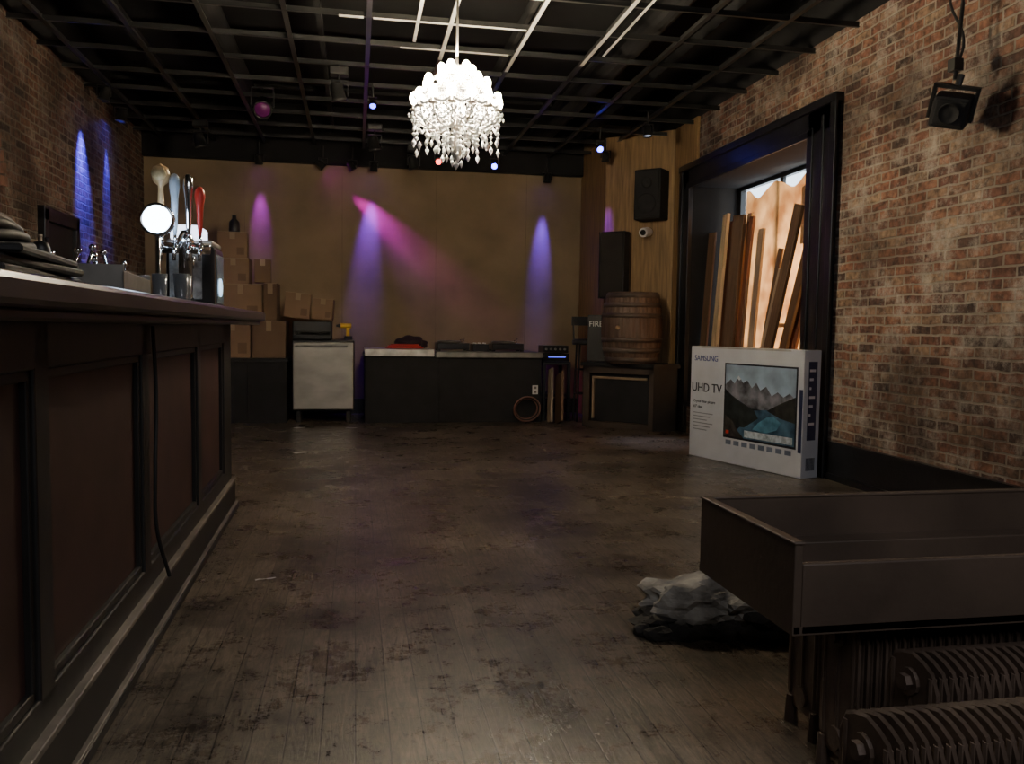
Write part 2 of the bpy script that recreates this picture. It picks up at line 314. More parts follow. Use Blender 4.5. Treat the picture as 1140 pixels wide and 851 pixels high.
boxes('panel_moulding',ml,STILE,e,.004)
boxes('skirting',[((-.80,-1.5,0),(-.745,y1+.02,SK)),((-1.28,y1,0),(-.745,y1+.02,SK)),((-.80,-1.5,0),(-.725,y1+.04,.035))],BLACK,e,.006)
boxes('skirting_cap',[((-.80,-1.5,SK),(-.738,y1+.025,SK+.018)),((-.79,-1.5,.25),(-.768,y1,.262)),((-.80,-1.5,.035),(-.728,y1+.03,.043))],mat('worn_edge',(.15,.13,.11),.45,var=.5),e,.006)
boxes('counter_top',[((-1.33,-1.5,1.175),(-.60,5.92,1.235))],BTOP,e,.014)
boxes('counter_nosing',[((-1.30,-1.5,1.15),(-.63,5.86,1.177))],BTOP,e,.008)
tube('hanging_cable',[(-.755,3.22,1.14),(-.75,3.24,.9),(-.748,3.2,.6),(-.75,3.22,.4),(-.72,3.28,.2)],.007,RUB,e)
phi=.014;P=Vector((-.75,5.4,0));Rm=Matrix.Rotation(phi,3,'Z')
e.location=P-Rm@P;e.rotation_euler=(0,0,phi)
ZB=1.2365
# ------------------------------------------------------------------ beer tower etc
e=empty('beer_tap_tower',(-.86,4.55,ZB))
lathe('base_flange',[(.08,0),(.08,.015),(.05,.03),(.035,.05)],CHROME,e)
lathe('column',[(.034,.04),(.034,.30),(.044,.32),(.044,.34),(.036,.36),(.02,.39),(0,.395)],CHROME,e)
bm=bmesh.new();addcyl(bm,(-.12,0,.30),(.12,0,.30),.028,seg=20);from_bm('crossbar',bm,CHROME,e,True)
BLP=mat('pale_blue_handle',(.35,.42,.5),.3)
for i,(dx,hm,h) in enumerate(((-.10,TAN,.36),(-.035,BLP,.30),(.03,CHROME,.30),(.085,REDP,.24))):
    bm=bmesh.new();addcyl(bm,(dx,0,.30),(dx,-.09,.30),.013,seg=12);addcyl(bm,(dx,-.085,.31),(dx,-.105,.23),.011,.008,seg=12);addcyl(bm,(dx,-.075,.31),(dx,-.075,.36),.012,.008,seg=12)
    from_bm('faucet_%d'%(i+1),bm,CHROME,e,True)
    if i==0:
        lathe('tap_handle_1',[(.008,.36),(.012,.42),(.017,.50),(.013,.58),(.014,.60),(.036,.62),(.046,.655),(.036,.69),(.0,.71)],hm,e,20,(dx,-.075,0))
        lathe('tap_badge',[(0,-.012),(.034,-.012),(.034,.012),(0,.012)],mat('tan_badge',(.55,.42,.22),.5,var=.4,vscale=30),e,20,(dx,-.115,.655),(math.pi/2,0,0))
    else:
        lathe('tap_handle_%d'%(i+1),[(.008,.36),(.013,.40),(.018,.36+h*.6),(.026,.36+h*.8),(.024,.36+h*.92),(.012,.36+h),(0,.365+h)],hm,e,16,(dx,-.075,0))
e2=empty('illuminated_round_beer_sign',(-.935,4.28,ZB))
lathe('stand',[(.06,0),(.06,.012),(.012,.02),(.012,.34),(0,.35)],CHROME,e2,16)
lathe('sign_rim',[(.066,-.02),(.078,-.02),(.078,.02),(.066,.02),(.066,-.02)],CHROME,e2,32,(0,0,.41),(math.pi/2,0,0),cap=False)
lathe('sign_face',[(0,-.016),(.066,-.014),(.066,.014),(0,.016)],glow('lit_sign',(.62,.78,1),22),e2,32,(0,0,.41),(math.pi/2,0,0))
e3=empty('liquor_chiller_dispenser',(-.89,4.97,ZB))
box('cabinet',(-.13,-.13,0),(.13,.16,.34),BLACKG,e3,.02)
box('front_panel',(-.11,-.137,.05),(.06,-.128,.32),mat('printed_front',(.35,.37,.38),.4,var=.5,vscale=25),e3,.004)
box('lit_header',(-.10,-.15,.37),(.05,.12,.45),glow('lit_header',(.7,.78,1),4),e3,.01)
box('header_tray',(-.12,-.15,.34),(.12,.15,.37),STEEL,e3,.01)
bm=bmesh.new();addcyl(bm,(.02,-.13,.28),(.02,-.19,.26),.012,seg=12);addcyl(bm,(.02,-.19,.27),(.02,-.19,.21),.01,seg=12);from_bm('spout',bm,CHROME,e3,True)
box('drip_tray',(-.10,-.22,0),(.10,-.13,.03),STEEL,e3,.005)
box('side_light_strip',(.131,-.10,.03),(.134,.12,.3),mat('clear_side',(.12,.18,.2),.2),e3,.001)
lathe('round_badge',[(0,-.005),(.05,-.005),(.05,.005),(0,.006)],glow('badge',(.5,.75,1),2),e3,24,(.135,0,.12),(0,math.pi/2,0))
GL=mat('clear_glassware',(.6,.65,.7),.08,var=.05);GL.node_tree.nodes['Principled BSDF'].inputs['Transmission Weight'].default_value=.8
def glass(name,loc,h=.14,r=.035):
    g=empty(name,loc)
    lathe('bowl',[(r*.75,.0),(r*.78,.01),(r,h),(r*.93,h),(r*.72,.014),(0,.012)],GL,g,20,cap=False);return g
for p in ((-.80,4.2,ZB),(-.88,4.06,ZB),(-.78,4.02,ZB)): glass('pint_glass',p)
e=empty('stainless_bar_caddy',(-1.0,3.50,ZB),.1)
boxes('tray',[((-.2,-.35,0),(.16,.35,.012)),((-.2,-.35,0),(-.19,.35,.13)),((.15,-.35,0),(.16,.35,.10)),((-.2,-.35,0),(.16,-.34,.12)),((-.2,.34,0),(.16,.35,.12)),((-.2,0,0),(.16,.01,.10))],STEELD,e,.003)
for i in range(7):
    bm=bmesh.new();x=-.1+.03*i;yv=-.25+.08*i;addcyl(bm,(x,yv,.02),(x+.05*math.sin(i),yv+.04,.15+.02*(i%3)),.006,seg=8);addsph(bm,(x+.05*math.sin(i),yv+.04,.16+.02*(i%3)),.013,seg=10);from_bm('bar_tool_%d'%(i+1),bm,CHROME,e,True)
e=empty('folded_bar_mats',(-.98,2.30,ZB),.05)
bm=bmesh.new()
for k in range(4):
    M=Matrix.Translation((.01*k,.02*math.sin(k*2),.0))@Matrix.Rotation(.12*math.sin(k*3),4,'Z');addbox(bm,(-.2,-.36+.02*k,.022*k),(.2,.36-.03*k,.02+.022*k),M)
o=from_bm('mats',bm,RUB,e);o.modifiers.new('b','BEVEL').width=.006
for k in range(4):
    tube('hose_loop_%d'%(k+1),[((.15-.01*k)*math.cos(a),.0+(.27-.035*k)*math.sin(a),.10+.020*k+.012*math.sin(a*2+k)) for a in [i*math.pi/4 for i in range(8)]],.014,RUB,e,True)
e=empty('soda_gun_holster',(-1.0,2.95,ZB))
box('bracket',(-.03,-.05,0),(.03,.05,.09),BLACKG,e,.01)
lathe('gun_head',[(.02,0),(.028,.02),(.028,.06),(.02,.08),(0,.085)],BLACK,e,16,(0,0,.09))
tube('gun_hose',[(0,0,.12),(-.1,.03,.17),(-.16,.10,.1),(-.15,.13,.02)],.012,RUB,e)
# ------------------------------------------------------------------ back bar on left wall
e=empty('back_bar_cabinet')
boxes('body',[((XL+.03,1.0,0),(-2.12,7.4,1.45))],BLACK,e,.01)
boxes('top',[((XL+.03,.95,1.45),(-2.08,7.45,1.50))],BTOP,e,.01)
boxes('doors',[((-2.12,1.1+.9*i,.12),(-2.10,1.9+.9*i,1.38)) for i in range(7)],STILE,e,.01)
cols=[(.03,.06,.03),(.15,.06,.02),(.25,.22,.2),(.02,.02,.03),(.2,.1,.03)]
BM=[mat('bottle_glass_%d'%i,c,.12,var=.1) for i,c in enumerate(cols)]
for i in range(9):
    lathe('liquor_bottle',[(.036,0),(.038,.01),(.038,.17),(.03,.20),(.013,.22),(.013,.28),(.016,.285),(.016,.30),(0,.30)],BM[i%5],None,16,(XL+.25+.03*(i%2)*1.0,5.3+.22*i,1.502))
e=empty('door_1')
boxes('frame',[((XL,7.60,0),(XL+.06,7.70,2.1)),((XL,8.40,0),(XL+.06,8.50,2.1)),((XL,7.60,2.0),(XL+.06,8.50,2.12))],BLACKG,e,.006)
boxes('leaf',[((XL+.0,7.70,.01),(XL+.025,8.40,2.0)),((XL+.02,7.77,1.2),(XL+.035,8.33,1.25)),((XL+.02,7.77,.1),(XL+.035,8.33,.2))],BLACK,e,.004)
# ------------------------------------------------------------------ back-left table, boxes
e=empty('black_draped_table')
boxes('top',[((-1.75,10.1,.72),(-.78,10.85,.76))],BLACK,e,.005)
boxes('skirt_panels',[((-1.73,10.12,0),(-.80,10.14,.72)),((-.82,10.12,0),(-.80,10.83,.72)),((-1.73,10.12,0),(-1.71,10.83,.72)),((-1.25,10.10,.05),(-1.23,10.12,.70))],BLACKM,e,.004)
def carton(x0,x1,y0,y1,z0_,h,rz=0,m=CARD,tilt=0):
    cx,cy=(x0+x1)/2,(y0+y1)/2;w,d=(x1-x0)/2,(y1-y0)/2
    c=empty('cardboard_box',(cx,cy,z0_),rot=(0,tilt,rz))
    box('carton',(-w,-d,0),(w,d,h),m,c,.004)
    boxes('tape_and_flap_seam',[((-.03,-d-.001,h*.72),(.03,-d,h)),((-.03,-d,h),(.03,d,h+.001)),((-w,-d-.0015,h*.985),(w,-d,h))],TAPE,c)
    boxes('printed_label',[((w*.3,-d-.002,h*.12),(w*.8,-d,h*.4))],CARD2,c)
    return c
carton(-1.62,-1.22,10.2,10.65,.762,.44)
carton(-1.20,-.82,10.2,10.7,.762,.44,m=CARD2)
carton(-1.58,-1.10,10.25,10.65,1.206,.42,.03)
carton(-1.07,-.92,10.3,10.6,1.206,.44,-.05,CARD2)
carton(-1.60,-1.24,10.3,10.6,1.63,.30)
carton(-1.60,-1.27,10.3,10.6,1.935,.30,.05)
carton(-1.19,-1.0,10.33,10.5,1.65,.28,.05,CARD2)
e=empty('black_jug',(-1.42,10.42,2.24))
lathe('jug_body',[(.06,0),(.065,.02),(.06,.12),(.025,.16),(.025,.2),(0,.2)],BLACK,e,16)
e=empty('undercounter_fridge')
box('body',(-.74,10.12,.14),(-.02,10.75,.98),BLACK,e,.01)
box('steel_door',(-.73,10.08,.16),(-.03,10.12,.955),STEEL,e,.012)
boxes('handle_and_hinges',[((-.70,10.05,.90),(-.10,10.07,.925)),((-.70,10.05,.9),(-.68,10.09,.925)),((-.12,10.05,.9),(-.10,10.09,.925))],STEELD,e,.003)
boxes('casters',[((-.70,10.15,.0),(-.64,10.21,.14)),((-.12,10.15,.0),(-.06,10.21,.14)),((-.70,10.6,.0),(-.64,10.66,.14)),((-.12,10.6,.0),(-.06,10.66,.14))],BLACK,e,.01)
e=empty('storage_crate',(-.54,10.45,.982))
boxes('crate',[((-.2,-.25,0),(.25,.25,.02)),((-.2,-.25,0),(-.18,.25,.22)),((.23,-.25,0),(.25,.25,.22)),((-.2,-.25,.0),(.25,-.23,.06)),((-.2,-.25,.10),(.25,-.23,.22)),((-.2,.23,0),(.25,.25,.22))],BLACK,e,.004)
carton(-.86,-.56,10.30,10.60,1.24,.30,.03,CARD,.10)
carton(-.52,-.28,10.3,10.55,1.225,.25,-.05,CARD,.08)
e=empty('cordless_drill',(-.12,10.33,.985),.2)
bm=bmesh.new();addcyl(bm,(-.07,0,.17),(.06,0,.17),.03,seg=16);addbox(bm,(.0,-.018,.03),(.04,.018,.16));from_bm('drill_body',bm,YEL,e)
bm=bmesh.new();addcyl(bm,(-.12,0,.17),(-.07,0,.17),.012,.022,seg=14);addbox(bm,(-.02,-.035,0),(.07,.035,.045));from_bm('chuck_and_battery',bm,BLACK,e)
# ------------------------------------------------------------------ DJ / stage booth
e=empty('dj_booth_counter')
boxes('front_and_sides',[((.10,10.05,0),(2.25,10.09,.80)),((.10,10.05,0),(.14,10.85,.80)),((2.21,10.05,0),(2.25,10.85,.80)),((.10,10.8,0),(2.25,10.85,.80)),((.98,10.04,.02),(1.0,10.05,.8))],BLACKM,e,.004)
boxes('black_top',[((.08,10.02,.80),(2.28,10.87,.83))],BLACK,e,.004)
boxes('stainless_worktop_bright',[((.10,10.0,.80),(.92,10.85,.885))],mat('bright_steel',(.55,.53,.48),.4,.5,var=.35,vscale=8),e,.006)
boxes('stainless_worktop_dull',[((.94,10.0,.79),(2.25,10.85,.86))],STEELD,e,.006)
def turntable(loc,rz=0):
    t=empty('dj_turntable',loc,rz)
    box('plinth',(-.20,-.17,.02),(.20,.17,.10),BLACKG,t,.01)
    lathe('platter',[(.14,.10),(.145,.105),(.145,.12),(.135,.123),(0,.123)],STEELD,t,32,(-.04,0,0))
    lathe('record',[(.135,.124),(.135,.127),(.05,.127),(.05,.128),(0,.128)],BLACKG,t,32,(-.04,0,0))
    tube('tonearm',[(.16,.12,.10),(.16,.12,.15),(.15,.0,.15),(.09,-.09,.135)],.006,CHROME,t)
    boxes('feet',[((-.2,-.15,0),(-.16,-.11,.02)),((.16,-.15,0),(.2,-.11,.02)),((-.2,.11,0),(-.16,.15,.02)),((.16,.11,0),(.2,.15,.02))],BLACK,t)
turntable((1.18,10.4,.862));turntable((1.86,10.4,.862))
e=empty('dj_mixer',(1.52,10.38,.862))
boxes('mixer_body',[((-.10,-.15,0),(.10,.15,.09))],BLACKG,e,.006)
bm=bmesh.new()
for i in range(3):
    for j in range(4): addcyl(bm,(-.06+.06*i,-.09+.06*j,.09),(-.06+.06*i,-.09+.06*j,.105),.009,seg=10)
from_bm('knobs',bm,WHITEP,e)
e=empty('red_extension_cord',(.58,10.25,.887))
for k in range(3): tube('cord_loop_%d'%(k+1),[((.16-.02*k)*math.cos(a)*1.4,(.07+.01*k)*math.sin(a),.012+.018*k) for a in [i*math.pi/4 for i in range(8)]],.009,REDP,e,True)
e=empty('folded_work_jacket',(.68,10.62,.887))
bm=bmesh.new();bmesh.ops.create_icosphere(bm,subdivisions=4,radius=1)
for v in bm.verts:
    v.co*=1+.25*noise.noise(v.co*2.3);v.co.x*=.20;v.co.y*=.14;v.co.z=max(0,v.co.z*.10+.05)
from_bm('cloth',bm,mat('dark_cloth',(.03,.015,.02),.9),e,True)
CB=mat('cable_brown',(.22,.11,.085),.5)
e=empty('coiled_cable',(2.05,9.93,.0))
for k in range(4):
    r=.16-.012*k
    tube('loop_%d'%(k+1),[(r*math.cos(a),.0+.02*k+.035*math.sin(a)*-1,.172+r*math.sin(a)*.95) for a in [i*math.pi/4 for i in range(8)]],.010,CB if k%2==0 else RUB,e,True)
e=empty('wall_outlet_box',(2.17,10.04,.40))
boxes('plate',[((-.035,-.008,-.055),(.035,.008,.055))],WHITEP,e,.004)
boxes('sockets',[((-.015,-.010,.012),(.015,-.007,.04)),((-.015,-.010,-.04),(.015,-.007,-.012))],STEELD,e)
e=empty('equipment_cart')
boxes('shelves',[((2.30,10.2,.70),(2.66,10.7,.74)),((2.32,10.22,.3),(2.64,10.68,.33))],BLACK,e,.004)
boxes('legs',[((2.30,10.2,0),(2.34,10.24,.70)),((2.62,10.2,0),(2.66,10.24,.70)),((2.30,10.66,0),(2.34,10.7,.70)),((2.62,10.66,0),(2.66,10.7,.70))],BLACK,e)
e=empty('rack_amplifier',(2.48,10.42,.742))
boxes('chassis',[((-.17,-.17,.0),(.17,.17,.10)),((-.16,-.16,.11),(.16,.16,.2))],BLACKG,e,.005)
boxes('led_display',[((-.10,-.175,.05),(.12,-.169,.065))],glow('blue_display',(.1,.12,1),1.5),e)
bm=bmesh.new()
for i in range(5): addcyl(bm,(-.13+.06*i,-.185,.155),(-.13+.06*i,-.155,.155),.014,seg=12)
from_bm('dials',bm,STEELD,e)
e=empty('leaning_boards')
plank((2.42,9.80,.012),(2.46,9.97,.60),.34,.03,L3,e,'board_1',0)
plank((2.33,9.90,.012),(2.36,10.02,.66),.20,.03,L4,e,'board_2',0)
# corner stage box
e=empty('corner_stage_cabinet')
prism('plywood_top',[(2.62,9.60),(3.30,8.96),(3.62,8.96),(3.62,9.38),(3.02,9.98)],.72,.765,BLACK,e)
d=Vector((3.32-2.66,9.0-9.60,0));Ld=d.length;ang=math.atan2(d.y,d.x)
f=bpy.data.objects.new('face_frame',None);COL.objects.link(f);f.parent=e;f.location=(2.66,9.60,0);f.rotation_euler=(0,0,ang)
boxes('frame_face',[((0,0,0),(.08,.03,.72)),((Ld-.06,0,0),(Ld,.03,.72)),((0,0,.64),(Ld,.03,.72)),((0,0,0),(Ld,.03,.07))],mat('brown_edge',(.05,.035,.025),.6),f,.004)
boxes('inner_dark_sheet',[((.08,.06,.07),(Ld-.06,.08,.64))],BLACKM,f)  # dark sheet across the opening, in place of the black inside
boxes('inner_rail',[((.10,.03,.10),(.125,.06,.60)),((.10,.03,.575),(Ld-.10,.06,.60))],mat('pale_edge',(.26,.19,.12),.6),f,.003)
prism('side_panel',[(3.32,9.0),(3.60,9.0),(3.60,9.03),(3.34,9.03)],0,.72,BLACK,e)
prism('side_panel_wall',[(3.57,9.03),(3.60,9.03),(3.60,9.36),(3.57,9.36)],0,.72,BLACK,e)
prism('side_panel_rear',[(2.66,9.62),(2.69,9.60),(3.04,9.94),(3.01,9.96)],0,.72,BLACK,e)
# barrel
e=empty('oak_whiskey_barrel',(3.16,9.34,.767))
prof=[];H=.82
def rad(t): return .285+.07*max(0,math.sin(math.pi*t))**.8
for i in range(17):
    t=i/16;prof.append((rad(t),H*t))
bm=bmesh.new();seg=28*3;rings=[]
for r,z in prof:
    ring=[]
    for i in range(seg):
        rr=r-(.006 if i%3==0 else 0);a=2*math.pi*i/seg;ring.append(bm.verts.new((rr*math.cos(a),rr*math.sin(a),z)))
    rings.append(ring)
for a,b_ in zip(rings,rings[1:]):
    for i in range(seg): bm.faces.new((a[i],a[(i+1)%seg],b_[(i+1)%seg],b_[i]))
bm.faces.new(rings[0][::-1]);
from_bm('staves',bm,OAK,e)
lathe('head',[(.275,.77),(.275,.785),(0,.785)],OAK,e,40)
for k,(ta,tb) in enumerate(((.015,.085),(.15,.215),(.30,.36),(.64,.70),(.785,.85),(.915,.985))):
    lathe('hoop_%d'%(k+1),[(rad(ta)-.004,H*ta),(rad(ta)+.006,H*ta),(rad(tb)+.006,H*tb),(rad(tb)-.004,H*tb)],HOOP,e,48,cap=False)
lathe('bung',[(.025,0),(.025,.012),(0,.014)],TAN,e,16,(-.25,-.25,.41),(math.pi/2,0,-math.pi/4))
def speaker(name,loc,rz,w,h,d_,tilt=0,cones=((.5,.3,.36),(.5,.72,.2)),gc=(.012,.012,.013)):
    s=empty(name,loc,rot=(tilt,0,rz))
    box('cabinet',(-w/2,0,-h/2),(w/2,d_,h/2),BLACKM,s,.015)
    box('grille',(-w/2+.02,-.012,-h/2+.02),(w/2-.02,0,h/2-.02),mat('grille_cloth',gc,.8,bump=.5,bscale=200),s,.008)
    for i,(cx,cz,r) in enumerate(cones):
        lathe('cone_%d'%(i+1),[(r*w,0),(r*w,.010),(r*w*.9,.012),(r*w*.85,.006),(r*w*.3,.004),(0,.010)],BLACKM,s,28,(-w/2+w*cx,-.012,-h/2+h*cz),(math.pi/2,0,0))
    return s
dg=-math.pi/4
s=speaker('wall_speaker',(3.335,9.42,2.74),dg,.34,.58,.24)
boxes('wall_bracket',[((-.05,.24,-.1),(.05,.33,.1))],BLACK,s)
s=speaker('tall_loudspeaker',(3.02,9.73,1.93),dg,.34,.80,.14,cones=(),gc=(.02,.017,.014))
boxes('wall_bracket',[((-.05,.14,-.1),(.05,.23,.1))],BLACK,s)
boxes('grille_trim_and_badge',[((-.17,-.014,-.40),(-.155,0,.40)),((.155,-.014,-.40),(.17,0,.40)),((-.03,-.016,-.36),(.03,-.012,-.34))],BLACK,s,.002)
e=empty('security_camera',(3.42,9.585,2.32),dg)
lathe('mount',[(.05,0),(.05,.02),(.03,.04),(0,.045)],WHITEP,e,20,(0,0.015,.0),(math.pi/2,0,0))
bm=bmesh.new();addcyl(bm,(0,-.02,0),(0,-.14,-.02),.055,seg=18);from_bm('camera_body',bm,WHITEP,e)
bm=bmesh.new();addcyl(bm,(0,-.14,-.02),(0,-.148,-.021),.034,seg=18);from_bm('lens',bm,BLACKG,e)
e=empty('bar_stool',(2.80,10.12,0))
lathe('seat',[(.0,.96),(.14,.96),(.145,.98),(.145,1.01),(.13,1.03),(0,1.035)],BLACK,e,24)
bm=bmesh.new()
for a in (45,135,225,315):
    c,s_=math.cos(math.radians(a)),math.sin(math.radians(a));addcyl(bm,(.10*c,.10*s_,.96),(.135*c,.135*s_,0),.013,seg=10)
for z,rr in ((.35,.125),(.65,.112)):
    pts=[(rr*math.cos(math.radians(a)),rr*math.sin(math.radians(a)),z) for a in (45,135,225,315)]
    for i in range(4): addcyl(bm,pts[i],pts[(i+1)%4],.009,seg=8)
for dx in(-.10,.10): addcyl(bm,(dx,.10,1.0),(dx*1.1,.12,1.30),.012,seg=8)
addbox(bm,(-.13,.105,1.20),(.13,.13,1.31))
from_bm('legs_rungs_and_back',bm,BLACK,e)
e=empty('fire_sign_board',(2.90,9.80,.768),dg*.6)
box('board',(-.14,0,0),(.12,.015,.56),BLACK,e,.004)
text('sign_text','FIRE',.095,WHITEP,e,(-.125,-.002,.42),(math.pi/2,0,0))
# ------------------------------------------------------------------ TV carton
rz=math.atan2(-1.32,.38)
e=empty('television_carton',(3.045,7.28,.003),rz)
Lb,Db,Hb=1.374,.18,1.01
box('carton',(0,0,0),(Lb,Db,Hb),WHITE,e,.005)
boxes('flap_tape',[((0,Db*.5-.02,Hb),(Lb,Db*.5+.02,Hb+.0015)),((Lb*.1,-.0015,Hb*.985),(Lb*.9,0,Hb))],mat('clear_tape',(.4,.4,.38),.25),e)
R90=(math.pi/2,0,0)
text('headline_text','UHD TV',.112,INK,e,(.02,-.001,.60),R90,.002)
text('brand_text','SAMSUNG',.07,mat('blue_ink',(.02,.03,.2),.5),e,(.05,-.001,.88),R90)
text('small_text_1','Crystal clear picture',.036,INK,e,(.05,-.001,.50),R90)
text('small_text_2','65" class',.036,INK,e,(.05,-.001,.45),R90)
boxes('small_print_lines',[((.05,-.001,.40-.03*i),(.32-.04*(i%3),0,.408-.03*i)) for i in range(6)],mat('grey_ink',(.2,.2,.22),.6),e)
px0,px1,pz0,pz1=.48,1.30,.24,.86
def pan(name,pts,m,dy): return poly(name,[(px0+(px1-px0)*u,-dy,pz0+(pz1-pz0)*v) for u,v in pts],m,e)
boxes('tv_bezel_print',[((px0-.014,-.002,pz0-.018),(px1+.014,0,pz1+.014))],INK,e)
SKY=mat('print_sky',(.26,.34,.44),.4,var=.4,vscale=4)
pan('sky_print',[(0,.45),(1,.45),(1,1),(0,1)],SKY,.0025)
pan('far_mountain_print',[(0,.42),(0,.72),(.08,.80),(.14,.74),(.2,.86),(.27,.76),(.33,.8),(.40,.70),(.46,.78),(.52,.68),(.6,.74),(.68,.62),(.76,.68),(.84,.62),(.92,.68),(1,.6),(1,.42)],mat('print_mount',(.06,.06,.07),.4,var=.5,vscale=9,col2=(.24,.24,.28)),.003)
pan('near_slope_print',[(0,.15),(0,.66),(.1,.58),(.2,.52),(.34,.45),(.44,.40),(.5,.3),(.3,.15)],mat('print_slope',(.02,.025,.025),.4,var=.5,vscale=12),.0035)
pan('right_slope_print',[(.62,.42),(.78,.52),(1,.64),(1,.3),(.8,.34)],mat('print_slope2',(.03,.03,.026),.4,var=.5,vscale=12),.0035)
pan('lake_print',[(.1,0),(.28,.2),(.44,.40),(.62,.43),(.82,.36),(1,.32),(1,0)],mat('print_lake',(.02,.06,.12),.3,var=.6,vscale=6,col2=(.10,.20,.30)),.0032)
pan('foreground_rocks_print',[(0,0),(0,.3),(.12,.22),(.2,.1),(.3,0)],mat('print_rock',(.05,.045,.04),.4,var=.5,vscale=14),.004)
pan('lake_shallow_print',[(.42,.14),(.5,.24),(.62,.33),(.72,.35),(.82,.28),(.76,.18),(.62,.12)],mat('print_lake2',(.08,.22,.32),.3,var=.4,vscale=9),.0036)
pan('snow_print',[(.18,.82),(.2,.86),(.235,.81),(.21,.79)],WHITE,.0042)
boxes('icon_strip',[((px0+.1*i+.02,-.003,.165),(px0+.1*i+.085,0,.205)) for i in range(8)],mat('icon_grey',(.15,.18,.25),.5),e)
boxes('red_badge',[((px0+.02,-.0045,pz0+.02),(px0+.06,-.002,pz0+.05))],REDP,e)
boxes('blue_footer_band',[((px0+.25,-.0045,pz0+.012),(px1-.02,-.0042,pz0+.07))],mat('pale_print',(.4,.45,.5),.5,var=.5,vscale=20),e)
boxes('side_navy_label',[((Lb,.05,.30),(Lb+.002,Db-.04,.92))],NAVY,e)
boxes('side_navy_label_text',[((Lb+.002,.06,.84-.07*i),(Lb+.003,Db-.06-.02*(i%3),.86-.07*i)) for i in range(7)],mat('label_white',(.6,.6,.65),.5),e)
boxes('side_barcode',[((Lb,.05+.012*i,.06),(Lb+.002,.056+.012*i,.16)) for i in range(8)],INK,e)
boxes('front_edge_navy_strip',[((1.335,-.002,.20),(1.37,0,.70))],NAVY,e)
# ------------------------------------------------------------------ hanging speaker right
e=speaker('hanging_loudspeaker',(3.40,4.42,2.44),math.radians(-35),.20,.18,.18,tilt=.42,cones=((.5,.5,.3),))
e.rotation_euler=(.42,.25,math.radians(-40))
bm=bmesh.new()
addbox(bm,(-.125,.05,-.05),(-.105,.10,.14));addbox(bm,(.105,.05,-.05),(.125,.10,.14));addbox(bm,(-.125,.05,.125),(.125,.10,.145))
from_bm('yoke',bm,BLACK,e)
bm=bmesh.new();addcyl(bm,(0,.075,.14),(.0,.10,.20),.02,seg=10);from_bm('swivel',bm,BLACK,e)
e=empty('speaker_drop_pole',(3.49,4.50,2.66))
bm=bmesh.new();addcyl(bm,(0,0,0),(.03,0,.45),.012,seg=10);addcyl(bm,(.03,0,.45),(.0,0,.77),.010,seg=8)
addbox(bm,(-.03,-.03,.05),(.03,.03,.12));from_bm('rod',bm,BLACK,e)
tube('speaker_cable',[(.0,0,.05),(.07,.03,.25),(-.02,.05,.5),(.05,0,.77)],.008,RUB,e)
# ------------------------------------------------------------------ foreground right
e=empty('open_wooden_bench_box')
x0,x1,ya,yb,za,zb=1.005,2.5,1.76,2.30,.44,.66
th=.022
boxes('walls',[((x0,ya,za),(x0+th,yb,zb)),((x0,yb-th,za),(x1,yb,zb)),((x1-th,ya,za),(x1,yb,zb)),((x0+th,ya,za),(x1,ya+th,zb-.05))],TRAYW,e,.004)
boxes('floor_panel',[((x0,ya,za),(x1,yb,za+.02))],TRAYW,e)
boxes('inner_ledge',[((x0+th,yb-.10,za+.02),(x1-th,yb-th,za+.10))],TRAYW,e,.004)
boxes('rim_cap',[((x0-.003,ya-.003,zb-.004),(x0+th+.003,yb+.004,zb+.003)),((x0,yb-th-.003,zb-.004),(x1,yb+.004,zb+.003))],TRAYW,e,.003)
def radiator(x0,y0,nsec,h,depth,pitch=.030):
    r=empty('cast_iron_radiator',(x0,y0,0))
    bm=bmesh.new();hw=pitch*.36
    for i in range(nsec):
        xx=i*pitch+pitch/2
        D=depth;tp=h
        out=[(.012,.09),(.012,tp-.06),(.03,tp-.022),(.06,tp-.008),(D*.5,tp),(D-.06,tp-.008),(D-.03,tp-.022),(D-.012,tp-.06),(D-.012,.09),(D-.04,.055),(.04,.055)]
        f1=[bm.verts.new((xx-hw*.45,D/2+(a-D/2)*.985,b)) for a,b in out];f2=[bm.verts.new((xx,D/2+(a-D/2)*1.04,b+ (.006 if b>.2 else -.004))) for a,b in out];f3=[bm.verts.new((xx+hw*.45,D/2+(a-D/2)*.985,b)) for a,b in out]
        bm.faces.new(f1[::-1]);bm.faces.new(f3);m=len(out)
        for A,B in((f1,f2),(f2,f3)):
            for k in range(m): bm.faces.new((A[k],A[(k+1)%m],B[(k+1)%m],B[k]))
        for j in range(3):
            yy=D*(.17+.33*j);addcyl(bm,(xx,yy,.09),(xx,yy,h-.03),hw*.95,seg=8)
        if i in(0,nsec-1):
            addcyl(bm,(xx,.03,0),(xx,.03,.08),.02,.015,seg=8);addcyl(bm,(xx,depth-.03,0),(xx,depth-.03,.08),.02,.015,seg=8)
    addcyl(bm,(.0,depth/2,h-.06),(nsec*pitch,depth/2,h-.06),.03,seg=12);addcyl(bm,(0,depth/2,.1),(nsec*pitch,depth/2,.1),.03,seg=12)
    bmesh.ops.recalc_face_normals(bm,faces=bm.faces)
    from_bm('sections',bm,RAD,r,False)
    bm=bmesh.new();addcyl(bm,(-.015,depth/2,h-.06),(0,depth/2,h-.06),.018,seg=6);from_bm('plug',bm,RAD,r)
    return r
radiator(.92,1.26,48,.44,.19,.025)
radiator(1.19,1.50,40,.45,.19,.025)
radiator(1.22,1.82,40,.432,.19,.025)
radiator(1.26,2.06,40,.432,.19,.025)
